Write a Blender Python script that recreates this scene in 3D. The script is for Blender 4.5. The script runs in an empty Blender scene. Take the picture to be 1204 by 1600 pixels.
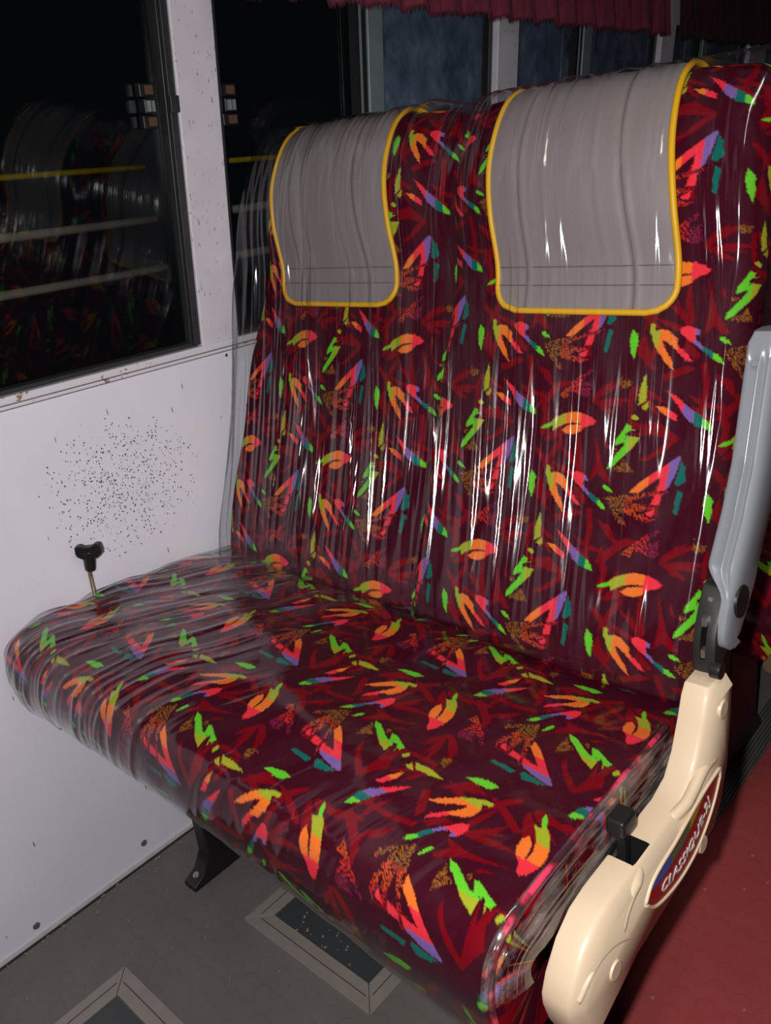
import bpy, bmesh, math, random
import numpy as np
from mathutils import Vector, Matrix
C = bpy.context.scene.collection
random.seed(7); RNG = np.random.default_rng(7)
PI = math.pi

# ---------------------------------------------------------------- helpers
def obj_from(name, V, F, mat=None, parent=None, smooth=True, attr=None):
    me = bpy.data.meshes.new(name)
    V = np.asarray(V, dtype=np.float64).reshape(-1, 3)
    if parent is not None:
        V = V - np.array(origin_of(parent))
    if isinstance(F, np.ndarray):
        n = len(F); k = F.shape[1]
        me.vertices.add(len(V)); me.vertices.foreach_set('co', V.astype(np.float32).ravel())
        me.loops.add(n*k); me.loops.foreach_set('vertex_index', F.astype(np.int32).ravel())
        me.polygons.add(n)
        me.polygons.foreach_set('loop_start', (np.arange(n)*k).astype(np.int32))
        me.update(calc_edges=True); me.validate()
    else:
        me.from_pydata([tuple(v) for v in V], [], F); me.update()
    if smooth:
        me.polygons.foreach_set('use_smooth', np.ones(len(me.polygons), dtype=bool))
    if attr:
        for nm, data in attr.items():
            a = me.color_attributes.new(nm, 'FLOAT_COLOR', 'POINT')
            a.data.foreach_set('color', data.astype(np.float32).ravel())
    o = bpy.data.objects.new(name, me); C.objects.link(o)
    if mat: me.materials.append(mat)
    if parent is not None: o.parent = parent
    return o
def origin_of(p):
    v = Vector((0, 0, 0))
    while p is not None:
        v = v + Vector(p.location); p = p.parent
    return v
def bm_obj(name, bm, mat=None, parent=None, smooth=False, bevel=0, seg=2):
    bmesh.ops.recalc_face_normals(bm, faces=bm.faces[:])
    me = bpy.data.meshes.new(name)
    if parent is not None:
        bmesh.ops.translate(bm, verts=bm.verts[:], vec=-origin_of(parent))
    bm.to_mesh(me); bm.free()
    o = bpy.data.objects.new(name, me); C.objects.link(o)
    if mat: me.materials.append(mat)
    if parent is not None: o.parent = parent
    if smooth:
        me.polygons.foreach_set('use_smooth', np.ones(len(me.polygons), dtype=bool))
    if bevel:
        b = o.modifiers.new('bevel', 'BEVEL'); b.width = bevel; b.segments = seg; b.limit_method = 'ANGLE'; b.angle_limit = 0.6
        me.polygons.foreach_set('use_smooth', np.ones(len(me.polygons), dtype=bool))
        w = o.modifiers.new('wn', 'WEIGHTED_NORMAL'); w.keep_sharp = False
    return o
def add_box(bm, a, b, M=None):
    vs = [bm.verts.new((x, y, z)) for x in (a[0], b[0]) for y in (a[1], b[1]) for z in (a[2], b[2])]
    if M is not None:
        for v in vs: v.co = M @ v.co
    for f in ((0,1,3,2),(4,6,7,5),(0,4,5,1),(2,3,7,6),(0,2,6,4),(1,5,7,3)):
        bm.faces.new([vs[i] for i in f])
def box(name, a, b, mat, parent=None, bevel=0, M=None, seg=2):
    bm = bmesh.new(); add_box(bm, a, b, M); return bm_obj(name, bm, mat, parent, bevel=bevel, seg=seg)
def add_cyl(bm, p, q, r0, r1=None, n=24):
    r1 = r0 if r1 is None else r1
    p = Vector(p); q = Vector(q); d = (q-p).normalized()
    a = d.orthogonal().normalized(); b = d.cross(a)
    A = [bm.verts.new(p+(a*math.cos(t)+b*math.sin(t))*r0) for t in [2*PI*i/n for i in range(n)]]
    B = [bm.verts.new(q+(a*math.cos(t)+b*math.sin(t))*r1) for t in [2*PI*i/n for i in range(n)]]
    for i in range(n): bm.faces.new((A[i], A[(i+1) % n], B[(i+1) % n], B[i]))
    bm.faces.new(A[::-1]); bm.faces.new(B)
def add_prism(bm, pts0, pts1):
    A = [bm.verts.new(p) for p in pts0]; B = [bm.verts.new(p) for p in pts1]; n = len(A)
    for i in range(n): bm.faces.new((A[i], A[(i+1) % n], B[(i+1) % n], B[i]))
    bm.faces.new(A[::-1]); bm.faces.new(B)
def tube(name, pts, r, mat, parent=None, n=10):
    P = np.asarray(pts, float); N = len(P)
    T = np.gradient(P, axis=0); T /= np.linalg.norm(T, axis=1)[:, None]+1e-12
    a = np.cross(T[0], [0.3, 0.5, 0.81]); a /= np.linalg.norm(a); V = []
    for i in range(N):
        a = a - T[i]*(a@T[i]); a /= np.linalg.norm(a); b = np.cross(T[i], a)
        for k in range(n):
            t = 2*PI*k/n; V.append(P[i]+r*(a*math.cos(t)+b*math.sin(t)))
    F = []
    for i in range(N-1):
        for k in range(n):
            F.append((i*n+k, i*n+(k+1) % n, (i+1)*n+(k+1) % n, (i+1)*n+k))
    F.append(tuple(range(n))[::-1]); F.append(tuple((N-1)*n+k for k in range(n)))
    return obj_from(name, V, F, mat, parent)
def grid_faces(ns, nu, wrap_s=False, flip=False):
    i = np.arange(ns if wrap_s else ns-1); j = np.arange(nu-1)
    I, J = np.meshgrid(i, j, indexing='ij'); I2 = (I+1) % ns
    F = np.stack([I*nu+J, I*nu+J+1, I2*nu+J+1, I2*nu+J], -1).reshape(-1, 4)
    return F[:, ::-1] if flip else F
def empty(name, loc, label, cat, group=None):
    o = bpy.data.objects.new(name, None); C.objects.link(o); o.location = loc; o.empty_display_size = .1
    tag(o, label, cat, group); return o
def tag(o, label=None, cat=None, group=None):
    if label: o['label'] = label
    if cat: o['category'] = cat
    if group: o['group'] = group
    return o
def struct(o): o['kind'] = 'structure'; return o
def copy_tree(o, parent=None):
    c = o.copy(); C.objects.link(c)
    if parent is not None: c.parent = parent
    for ch in list(o.children): copy_tree(ch, c)
    return c
def spline(ctrl, n):
    """Catmull-Rom through the control points, resampled evenly by arc length."""
    P = np.asarray(ctrl, float); P = np.vstack([2*P[0]-P[1], P, 2*P[-1]-P[-2]]); out = []
    for i in range(1, len(P)-2):
        for t in np.linspace(0, 1, 24, endpoint=False):
            a, b, c, d = P[i-1], P[i], P[i+1], P[i+2]
            out.append(.5*((2*b)+(-a+c)*t+(2*a-5*b+4*c-d)*t*t+(-a+3*b-3*c+d)*t**3))
    out.append(P[-2]); out = np.array(out)
    s = np.r_[0, np.cumsum(np.linalg.norm(np.diff(out, axis=0), axis=1))]
    if np.isscalar(n): t = np.linspace(0, s[-1], n)
    else: t = np.asarray(n)
    return np.stack([np.interp(t, s, out[:, k]) for k in range(out.shape[1])], -1), t, s[-1]
def smoothstep(a, b, x):
    t = np.clip((x-a)/(b-a), 0, 1); return t*t*(3-2*t)

# ---------------------------------------------------------------- materials
def srgb(r, g, b):
    f = lambda c: (c/255/12.92 if c/255 <= .04045 else ((c/255+.055)/1.055)**2.4)
    return (f(r), f(g), f(b), 1)
class NT:
    def __init__(self, name):
        self.m = bpy.data.materials.new(name); self.m.use_nodes = True
        self.t = self.m.node_tree; self.t.nodes.clear()
        self.out = self.t.nodes.new('ShaderNodeOutputMaterial')
    def n(self, typ, ins=None, **kw):
        nd = self.t.nodes.new(typ)
        for k, v in kw.items(): setattr(nd, k, v)
        for k, v in (ins or {}).items():
            s = nd.inputs[k]
            if hasattr(v, 'is_output') or isinstance(v, bpy.types.NodeSocket): self.t.links.new(v, s)
            else: s.default_value = v
        return nd
    def math(self, op, a, b=None, c=None):
        nd = self.t.nodes.new('ShaderNodeMath'); nd.operation = op
        for i, v in enumerate((a, b, c)):
            if v is None: continue
            if isinstance(v, bpy.types.NodeSocket): self.t.links.new(v, nd.inputs[i])
            else: nd.inputs[i].default_value = v
        return nd.outputs[0]
    def ramp(self, fac, stops, interp='LINEAR'):
        nd = self.n('ShaderNodeValToRGB', {'Fac': fac}); nd.color_ramp.interpolation = interp
        el = nd.color_ramp.elements
        while len(el) < len(stops): el.new(.5)
        for e, (p, c) in zip(el, stops): e.position = p; e.color = c if len(c) == 4 else (*c, 1)
        return nd.outputs['Color']
    def mix(self, fac, a, b):
        nd = self.t.nodes.new('ShaderNodeMix'); nd.data_type = 'RGBA'
        for k, v in ((0, fac), (6, a), (7, b)):
            if isinstance(v, bpy.types.NodeSocket): self.t.links.new(v, nd.inputs[k])
            else: nd.inputs[k].default_value = v
        return nd.outputs[2]
    def obj(self, sx=1, sy=1, sz=1, loc=(0, 0, 0)):
        g = self.n('ShaderNodeTexCoord')
        return self.n('ShaderNodeMapping', {'Vector': g.outputs['Object'], 'Scale': (sx, sy, sz), 'Location': loc}).outputs[0]
    def noise(self, vec, scale, detail=3, rough=.55):
        return self.n('ShaderNodeTexNoise', {'Vector': vec, 'Scale': scale, 'Detail': detail, 'Roughness': rough}).outputs['Fac']
    def bump(self, h, strength, dist):
        return self.n('ShaderNodeBump', {'Height': h, 'Strength': strength, 'Distance': dist}).outputs[0]
    def done(self, sh): self.t.links.new(sh, self.out.inputs['Surface']); return self.m
    def pbsdf(self, **kw):
        ins = {k.replace('_', ' '): v for k, v in kw.items()}
        return self.n('ShaderNodeBsdfPrincipled', ins).outputs[0]
def simple(name, col, rough=.5, metal=0, spec=.5, var=.12, vscale=30, bump=0, bscale=200):
    t = NT(name); v = t.obj()
    nz = t.noise(v, vscale, 4)
    c2 = tuple(c*(1-var) for c in col[:3])+(1,)
    colr = t.mix(nz, c2, col)
    kw = dict(Base_Color=colr, Roughness=rough, Metallic=metal, Specular_IOR_Level=spec)
    if bump: kw['Normal'] = t.bump(t.noise(v, bscale, 2), bump, .001)
    return t.done(t.pbsdf(**kw))

# ---- paint, floor, metal
def mat_wall():
    t = NT('white_wall_paint'); v = t.obj()
    base = t.mix(t.noise(v, 6, 5), srgb(220, 216, 229), srgb(235, 231, 243))
    sep = t.n('ShaderNodeSeparateXYZ', {'Vector': v})
    def blob(cy, cz, ry, rz):
        a = t.math('DIVIDE', t.math('SUBTRACT', sep.outputs[1], cy), ry)
        b = t.math('DIVIDE', t.math('SUBTRACT', sep.outputs[2], cz), rz)
        d = t.math('SQRT', t.math('ADD', t.math('MULTIPLY', a, a), t.math('MULTIPLY', b, b)))
        return t.math('MAXIMUM', t.math('SUBTRACT', 1.0, d), 0.0)
    spk = t.n('ShaderNodeTexVoronoi', {'Vector': t.obj(1, 380, 320), 'Scale': 1.0})
    dots = t.math('LESS_THAN', spk.outputs['Distance'], t.math('MULTIPLY', t.math('POWER', t.n('ShaderNodeSeparateColor', {'Color': spk.outputs['Color']}).outputs[0], 2.2), .55))
    area = t.math('MULTIPLY', blob(.655, .715, .16, .13), t.noise(v, 22, 3))
    gate = t.math('GREATER_THAN', area, t.math('MULTIPLY', t.n('ShaderNodeSeparateColor', {'Color': spk.outputs['Color']}).outputs[1], .42))
    m1 = t.math('MULTIPLY', dots, gate)
    # long thin scratches, everywhere but rare
    sc = t.n('ShaderNodeTexVoronoi', {'Vector': t.n('ShaderNodeMapping', {'Vector': t.obj(), 'Rotation': (.7, 0, 0), 'Scale': (1, 120, 22)}).outputs[0], 'Scale': 1.0})
    scr = t.math('MULTIPLY', t.math('LESS_THAN', sc.outputs['Distance'], .13), t.math('GREATER_THAN', t.n('ShaderNodeSeparateColor', {'Color': sc.outputs['Color']}).outputs[2], .935))
    fine = t.math('MULTIPLY', t.math('GREATER_THAN', t.noise(t.obj(1, 1, 1), 300, 2), .71), t.math('GREATER_THAN', t.noise(v, 9, 2), .56))
    m = t.math('MAXIMUM', m1, t.math('MAXIMUM', t.math('MULTIPLY', scr, .8), t.math('MULTIPLY', fine, .25)))
    col = t.mix(m, base, srgb(62, 58, 62))
    bmp = t.bump(t.noise(v, 5, 2), .15, .01)
    return t.done(t.pbsdf(Base_Color=col, Roughness=t.math('ADD', .26, t.math('MULTIPLY', m, .4)), Normal=bmp, Specular_IOR_Level=.5))
def mat_pillar():
    t = NT('pillar_paint'); v = t.obj()
    base = t.mix(t.noise(v, 14, 5), srgb(198, 191, 201), srgb(228, 222, 232))
    grime = t.math('MULTIPLY', t.math('GREATER_THAN', t.noise(t.obj(1, 1, .4), 160, 3), .66), t.noise(v, 8, 2))
    return t.done(t.pbsdf(Base_Color=t.mix(grime, base, srgb(95, 88, 88)), Roughness=.42))
def mat_trim():
    t = NT('sill_trim_paint'); v = t.obj()
    chips = t.math('MULTIPLY', t.math('GREATER_THAN', t.noise(t.obj(1, 1, 1.6), 70, 3), .62), t.math('GREATER_THAN', t.noise(v, 7, 1), .53))
    c = t.mix(chips, srgb(216, 212, 219), srgb(150, 118, 96))
    return t.done(t.pbsdf(Base_Color=c, Roughness=.35))
def studs(t, v, p, r):
    """0..1 raised round studs on a square grid, pitch p, radius r (fractions)."""
    s = t.n('ShaderNodeSeparateXYZ', {'Vector': v})
    def cell(o, k): return t.math('SUBTRACT', t.math('FRACT', t.math('ADD', t.math('DIVIDE', o, p), k)), .5)
    def disc(k):
        a = cell(s.outputs[0], k); b = cell(s.outputs[1], k)
        d = t.math('SQRT', t.math('ADD', t.math('MULTIPLY', a, a), t.math('MULTIPLY', b, b)))
        return t.math('SUBTRACT', 1.0, t.n('ShaderNodeMapRange', {'Value': d, 'From Min': r*.82, 'From Max': r}, interpolation_type='SMOOTHSTEP').outputs[0])
    return disc(0.0)
def mat_floor(name, c1, c2, rough):
    t = NT(name); v = t.obj(); st = studs(t, v, .036, .40)
    nz = t.noise(v, 11, 6); c = t.mix(nz, c1, c2)
    ring = t.math('MULTIPLY', t.math('MULTIPLY', st, t.math('SUBTRACT', 1.0, st)), .6)
    c = t.mix(ring, c, tuple(x*.6 for x in c1[:3])+(1,))
    dirt = t.math('GREATER_THAN', t.noise(v, 190, 3, .6), .715)
    c = t.mix(t.math('MULTIPLY', dirt, .45), c, srgb(150, 140, 132))
    return t.done(t.pbsdf(Base_Color=c, Roughness=rough, Normal=t.bump(st, .22, .0010), Specular_IOR_Level=.3))
def mat_ribbed():
    t = NT('ribbed_aluminium'); v = t.obj()
    s = t.n('ShaderNodeSeparateXYZ', {'Vector': v})
    w = t.math('SINE', t.math('MULTIPLY', s.outputs[0], 2*PI/.0062))
    c = t.mix(t.math('MULTIPLY', t.math('ADD', w, 1.0), .5), srgb(66, 62, 56), srgb(152, 146, 134))
    c = t.mix(t.noise(v, 40, 4), c, srgb(92, 86, 76))
    return t.done(t.pbsdf(Base_Color=c, Roughness=.5, Metallic=.35, Normal=t.bump(w, .6, .001)))
def schlick(t, nrm=None):
    g = t.n('ShaderNodeNewGeometry')
    d = t.n('ShaderNodeVectorMath', {0: nrm if nrm is not None else g.outputs['Normal'], 1: g.outputs['Incoming']}, operation='DOT_PRODUCT').outputs['Value']
    c = t.math('POWER', t.math('SUBTRACT', 1.0, t.math('MINIMUM', t.math('ABSOLUTE', d), 1.0)), 5.0)
    return t.math('ADD', .04, t.math('MULTIPLY', c, .96))
def mat_glass():
    t = NT('window_glass')
    fr = schlick(t)
    tr = t.n('ShaderNodeBsdfTransparent', {'Color': (.62, .66, .66, 1)}).outputs[0]
    gl = t.n('ShaderNodeBsdfGlossy', {'Roughness': .015, 'Color': (1, 1, 1, 1)}).outputs[0]
    return t.done(t.n('ShaderNodeMixShader', {0: t.math('MINIMUM', t.math('MULTIPLY', fr, .55), 1.0), 1: tr, 2: gl}).outputs[0])
def mat_dirty_glass():
    t = NT('dusty_glass'); v = t.obj()
    fr = schlick(t)
    nz = t.noise(t.obj(1, 1, .7), 16, 6, .7)
    c = t.ramp(nz, [(.3, srgb(44, 56, 74)), (.62, srgb(96, 112, 134)), (.8, srgb(150, 164, 182))])
    df = t.n('ShaderNodeBsdfDiffuse', {'Color': c}).outputs[0]
    gl = t.n('ShaderNodeBsdfGlossy', {'Roughness': .03}).outputs[0]
    return t.done(t.n('ShaderNodeMixShader', {0: fr, 1: df, 2: gl}).outputs[0])
def mat_fabric():
    t = NT('moquette_fabric')
    a = t.n('ShaderNodeAttribute', attribute_name='weave').outputs['Color']
    v = t.obj()
    nz = t.noise(v, 900, 2, .7)
    c = t.mix(t.math('MULTIPLY', t.math('SUBTRACT', nz, .35), .8), a, (0.01, .003, .005, 1))
    return t.done(t.pbsdf(Base_Color=c, Roughness=.92, Specular_IOR_Level=.04, Normal=t.bump(nz, .35, .0008)))
def mat_film(name, haze, hcol, sx, sy, sz, rough=.06, bumpd=.0012, rot=(0, 0, 0), cloud=False):
    t = NT(name)
    vec = t.n('ShaderNodeMapping', {'Vector': t.n('ShaderNodeTexCoord').outputs['Object'], 'Rotation': rot}).outputs[0]
    vec = t.n('ShaderNodeMapping', {'Vector': vec, 'Scale': (sx, sy, sz)}).outputs[0]
    n1 = t.noise(vec, 1.0, 5, .6); n2 = t.noise(vec, 3.1, 3, .6)
    h = t.math('ADD', n1, t.math('MULTIPLY', n2, .35))
    nrm = t.bump(h, .6, bumpd)
    fr = schlick(t, nrm)
    tr = t.n('ShaderNodeBsdfTransparent', {'Color': (.97, .97, .975, 1)}).outputs[0]
    gl = t.n('ShaderNodeBsdfGlossy', {'Roughness': rough, 'Normal': nrm}).outputs[0]
    df = t.n('ShaderNodeBsdfDiffuse', {'Color': hcol}).outputs[0]
    hz = t.math('MULTIPLY', t.n('ShaderNodeMapRange', {'Value': n1, 'From Min': .42, 'From Max': .72}).outputs[0], haze)
    if cloud: hz = t.math('MULTIPLY', hz, t.n('ShaderNodeAttribute', attribute_name='cloud').outputs['Fac'])
    body = t.n('ShaderNodeMixShader', {0: hz, 1: tr, 2: df}).outputs[0]
    k = t.math('MINIMUM', t.math('MULTIPLY', fr, 1.7), 1.0)
    return t.done(t.n('ShaderNodeMixShader', {0: k, 1: body, 2: gl}).outputs[0])
def mat_curtain(name, c1, c2):
    t = NT(name); v = t.obj()
    c = t.mix(t.noise(t.obj(1, 1, .25), 45, 4, .65), c1, c2)
    return t.done(t.pbsdf(Base_Color=c, Roughness=.85, Sheen_Weight=.08, Specular_IOR_Level=.15, Normal=t.bump(t.noise(t.obj(1, 1, .2), 120, 3), .5, .003)))

def mat_pink():
    t = NT('flecked_piping'); v = t.obj()
    c = t.ramp(t.noise(v, 26, 3, .6), [(.44, srgb(62, 12, 26)), (.52, srgb(150, 20, 44)), (.58, srgb(232, 56, 98))])
    return t.done(t.pbsdf(Base_Color=c, Roughness=.9, Normal=t.bump(t.noise(v, 500, 2), .6, .001)))
M = dict(
 wall=mat_wall(), pillar=mat_pillar(), trim=mat_trim(),
 floor=mat_floor('grey_stud_vinyl', srgb(100, 94, 89), srgb(118, 112, 107), .55),
 aisle=mat_floor('red_stud_vinyl', srgb(150, 62, 62), srgb(168, 74, 74), .6),
 ribbed=mat_ribbed(), glass=mat_glass(), dusty=mat_dirty_glass(), fabric=mat_fabric(),
 hatch_frame=simple('hatch_frame_alu', srgb(158, 149, 141), .45, .15, var=.3, vscale=24),
 hatch_cover=simple('hatch_cover_rubber', srgb(66, 69, 72), .3, var=.2, vscale=18),
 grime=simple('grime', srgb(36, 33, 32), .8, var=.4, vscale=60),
 edge=simple('skirting_edge', srgb(206, 201, 200), .4, var=.4, vscale=50),
 bracket=simple('black_bracket_plastic', srgb(38, 37, 36), .45, var=.2),
 black=simple('black_plastic', srgb(30, 29, 30), .38, var=.2),
 blackmetal=simple('black_painted_steel', srgb(24, 23, 24), .42, var=.3),
 screwgrey=simple('dull_screw_steel', srgb(120, 117, 118), .4, .5),
 steel=simple('bright_steel', srgb(200, 196, 190), .25, .9),
 brass=simple('tarnished_steel_rod', srgb(150, 132, 108), .35, .7),
 frame=simple('dark_window_channel', srgb(74, 74, 76), .4, .5, var=.4, vscale=60),
 felt=simple('window_felt', srgb(22, 22, 24), .8),
 pale=simple('pale_sash_strip', srgb(138, 152, 154), .35, .2, var=.2),
 rail=simple('guard_rail_paint', srgb(214, 190, 176), .45, var=.3, vscale=40),
 railyellow=simple('guard_rail_yellow_paint', srgb(255, 205, 20), .5, var=.5, vscale=70),
 cream=simple('cream_plastic', srgb(218, 195, 165), .38, var=.05, vscale=9, spec=.4),
 grey=simple('grey_plastic', srgb(130, 133, 139), .28, var=.05, vscale=9),
 leather=simple('grey_leatherette', srgb(137, 128, 126), .5, var=.08, vscale=16, bump=.25, bscale=900),
 stitch=simple('grey_stitching', srgb(104, 97, 97), .7),
 piping=simple('yellow_piping', srgb(232, 176, 14), .45, var=.1),
 curtain=mat_curtain('maroon_velvet', srgb(56, 8, 22), srgb(150, 66, 84)),
 curtaind=mat_curtain('dark_maroon_velvet', srgb(30, 10, 18), srgb(70, 40, 52)),
 film=mat_film('clear_film', .018, (.75, .74, .78, 1), 30, 30, 3, .12, .0005),
 filmc=mat_film('clear_film_cushion', .27, (.70, .60, .65, 1), 30, 6, 6, .10, .0006, (0, 0, .5), True),
 filmb=mat_film('clear_film_bunched', .20, (.86, .80, .74, 1), 60, 14, 60, .09, .0008),
 crumb=simple('crumbs', srgb(170, 158, 146), .8, var=.5, vscale=200), rust=simple('rusty_insert', srgb(96, 70, 54), .6, var=.4, vscale=80),
 pinkseam=mat_pink(),
 red=simple('emblem_red', srgb(158, 16, 26), .3, var=.05), blue=simple('emblem_blue', srgb(38, 92, 172), .3, var=.05),
 green=simple('emblem_green', srgb(86, 104, 70), .3, var=.05), yellow=simple('emblem_yellow', srgb(170, 150, 40), .3, var=.05),
 white=simple('emblem_lettering', srgb(205, 190, 184), .35, var=.05),
 outside=simple('night_yard_ground', srgb(20, 20, 22), .9),
)
MOTIFS = [
 ([(811,332),(831,328),(851,334),(860,326),(878,316),(876,311),(845,315),(814,313),(837,319),(821,322)],[(9999,'k')]),
 ([(831,281),(848,291),(872,316),(879,312),(862,294),(843,281)],[(9999,'k')]),
 ([(767,317),(776,292),(785,270),(802,248),(795,247),(782,256),(772,245),(775,275)],[(9999,'k')]),
 ([(700,262),(709,281),(721,300),(726,293),(713,270),(698,247)],[(9999,'k')]),
 ([(774,210),(782,210),(787,184),(786,146),(778,146),(780,180)],[(9999,'k')]),
 ([(791,197),(811,190),(817,175),(835,172),(822,164),(805,179)],[(9999,'k')]),
 ([(796,139),(808,157),(831,178),(849,177),(829,164),(817,150),(811,142)],[(9999,'k')]),
 ([(767,351),(779,350),(791,342),(795,337),(777,340)],[(9999,'k')]),
 ([(692,221),(700,247),(710,223),(720,196),(709,205)],[(9999,'k')]),
 ([(781,309),(789,296),(792,290),(785,293)],[(9999,'k')]),
 ([(752,239),(772,221),(770,213),(752,225)],[(9999,'k')]),
 ([(729,193),(757,206),(771,203),(753,193),(734,185)],[(9999,'k')]),
 ([(687,308),(694,314),(702,317),(709,325),(722,332),(735,336),(751,335),(763,331),(769,326),(766,321),(757,318),(747,313),(747,321),(735,321),(722,317),(714,312),(707,306),(706,314),(697,309)],[(704,'G'),(724,'Y'),(747,'O'),(9999,'R')]),
 ([(720,308),(728,316),(742,319),(755,319),(754,316),(747,309),(738,305),(728,305)],[(725,'O'),(748,'O'),(9999,'R')]),
 ([(706,258),(711,258),(714,249),(722,251),(732,249),(741,241),(744,231),(755,222),(765,211),(756,213),(745,222),(738,230),(730,235),(724,237),(729,226),(738,213),(743,198),(732,208),(721,221),(713,233),(707,248)],[(720,'Y'),(744,'O'),(9999,'R')]),
 ([(744,253),(751,256),(759,255),(768,251),(769,245),(764,246),(763,240),(774,231),(785,225),(796,217),(800,209),(791,213),(776,224),(764,233),(751,242),(745,248)],[(763,'R'),(774,'P'),(787,'T'),(9999,'G')]),
 ([(790,243),(795,243),(803,238),(806,234),(798,236),(792,239)],[(9999,'G')]),
 ([(811,327),(818,324),(817,320),(826,320),(816,318),(811,314),(813,312),(811,306),(814,311),(830,311),(826,301),(817,289),(808,279),(802,270),(793,264),(794,273),(803,286),(811,298),(812,303),(808,301),(799,296),(800,306),(806,315)],[(816,'G'),(9999,'Y')]),
 ([(815,337),(820,340),(826,336),(824,332),(817,334)],[(9999,'Y')]),
 ([(814,282),(823,272),(829,265),(816,263),(803,263),(798,264),(809,273)],[(9999,'n')]),
 ([(796,293),(804,292),(800,287),(796,288)],[(9999,'n')]),
 ([(827,238),(837,251),(852,265),(869,280),(882,292),(885,291),(884,280),(881,267),(876,252),(870,246),(868,228),(857,226),(862,245),(865,264),(854,254),(839,239)],[(850,'O'),(872,'R'),(9999,'P')]),
 ([(886,287),(892,278),(895,262),(888,255),(882,257),(884,267)],[(9999,'T')]),
 ([(887,250),(894,247),(892,236),(891,218),(886,219),(886,235)],[(9999,'T')]),
 ([(796,226),(808,231),(829,236),(856,243),(872,247),(882,249),(873,243),(850,236),(829,226),(855,224),(863,222),(851,217),(836,214),(852,211),(866,208),(855,203),(837,206),(824,210),(815,212),(827,199),(832,191),(821,196),(808,210),(802,219)],[(825,'n'),(849,'o'),(9999,'r')]),
 ([(851,214),(864,222),(861,212),(856,211)],[(9999,'R')]),
 ([(829,156),(842,171),(856,185),(872,196),(874,193),(859,176),(875,182),(877,162),(869,158),(854,162),(844,164),(842,153)],[(844,'o'),(861,'r'),(9999,'m')]),
 ([(709,194),(713,177),(714,159),(705,152),(704,172)],[(9999,'Y')]),
 ([(709,150),(717,158),(718,150),(715,146)],[(9999,'Y')]),
 ([(737,174),(751,166),(766,154),(786,141),(794,134),(795,127),(776,131),(765,140),(749,160)],[(760,'R'),(774,'P'),(785,'T'),(9999,'G')]),
 ([(725,153),(738,152),(753,144),(755,135),(743,140),(730,149)],[(741,'O'),(9999,'R')]),
 ([(802,450),(811,442),(811,427),(810,411),(803,422),(800,438)],[(9999,'G')]),
 ([(796,392),(799,384),(813,384),(809,375),(799,372),(795,378)],[(9999,'n')]),
]

# ---------------------------------------------------------------- camera, light
sc = bpy.context.scene
CAM_R = Vector((0.734671, 0.664501, -0.136740)); CAM_U = Vector((-0.140377, 0.346089, 0.927640)); CAM_D = Vector((-0.663742, 0.662315, -0.347542))
CAM_P = Vector((1.2826, 0.0, 1.10))
cd = bpy.data.cameras.new('camera'); cam = bpy.data.objects.new('camera', cd); C.objects.link(cam)
cd.sensor_width = 36; cd.lens = 1270/1600*36; cd.clip_start = .02
mw = Matrix.Identity(4)
for i in range(3): mw[i][0] = CAM_R[i]; mw[i][1] = CAM_U[i]; mw[i][2] = -CAM_D[i]; mw[i][3] = CAM_P[i]
cam.matrix_world = mw; sc.camera = cam
sc.view_settings.view_transform = 'Standard'; sc.view_settings.look = 'None'; sc.view_settings.gamma = 1
sc.view_settings.exposure = 0; sc.view_settings.use_curve_mapping = False
try:
    sc.cycles.transparent_max_bounces = 24; sc.cycles.max_bounces = 8; sc.cycles.sample_clamp_indirect = 4
except Exception: pass
w = bpy.data.worlds.new('night'); sc.world = w; w.use_nodes = True
w.node_tree.nodes['Background'].inputs[0].default_value = (.25, .32, .45, 1)
w.node_tree.nodes['Background'].inputs[1].default_value = .012
def area(name, loc, target, size, power, col):
    l = bpy.data.lights.new(name, 'AREA'); l.shape = 'DISK'; l.size = size; l.energy = power; l.color = col
    o = bpy.data.objects.new(name, l); C.objects.link(o); o.location = loc
    o.rotation_euler = (Vector(target)-Vector(loc)).to_track_quat('-Z', 'Y').to_euler(); return o
flash = area('phone_flash', CAM_P+CAM_U*.035-CAM_R*.055-CAM_D*.01, CAM_P+CAM_D*1.0+CAM_U*.03, .028, 13.4, (1, .98, .975))
lamp = bpy.data.lights.new('cabin_ceiling_lamp', 'AREA'); lamp.shape = 'RECTANGLE'; lamp.size = .08; lamp.size_y = .9; lamp.energy = 4; lamp.color = (1, .93, .86)
lo = bpy.data.objects.new('cabin_ceiling_lamp', lamp); C.objects.link(lo); lo.location = (1.3, .6, 1.95)

# ---------------------------------------------------------------- the setting
struct(box('wall_left', (-.03, -1.0, 0), (0, 4.3, .889), M['wall']))
struct(box('trim_1', (-.03, -1.0, .8905), (.004, 4.3, .8965), M['trim'], bevel=.002))
struct(box('trim_2', (-.055, -1.0, .898), (.006, 4.3, .9105), M['trim'], bevel=.002))
struct(box('floor', (-.03, -1.0, -.04), (.783, 4.3, 0), M['floor']))
bm = bmesh.new(); add_box(bm, (.783, -1.0, -.04), (.834, 4.3, .004)); struct(bm_obj('trim_3', bm, M['ribbed'], bevel=.002))
struct(box('floor_aisle', (.834, -1.0, -.04), (1.75, 4.3, .001), M['aisle']))
struct(box('baseboard_left', (0, -1.0, 0), (.007, 4.3, .005), M['edge'], bevel=.001))
struct(box('wall_back', (-.03, 4.2, 0), (2.2, 4.25, 1.9), M['curtaind']))
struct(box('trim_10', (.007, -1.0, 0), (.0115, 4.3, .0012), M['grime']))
bm = bmesh.new(); rg = np.random.default_rng(9)
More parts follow.
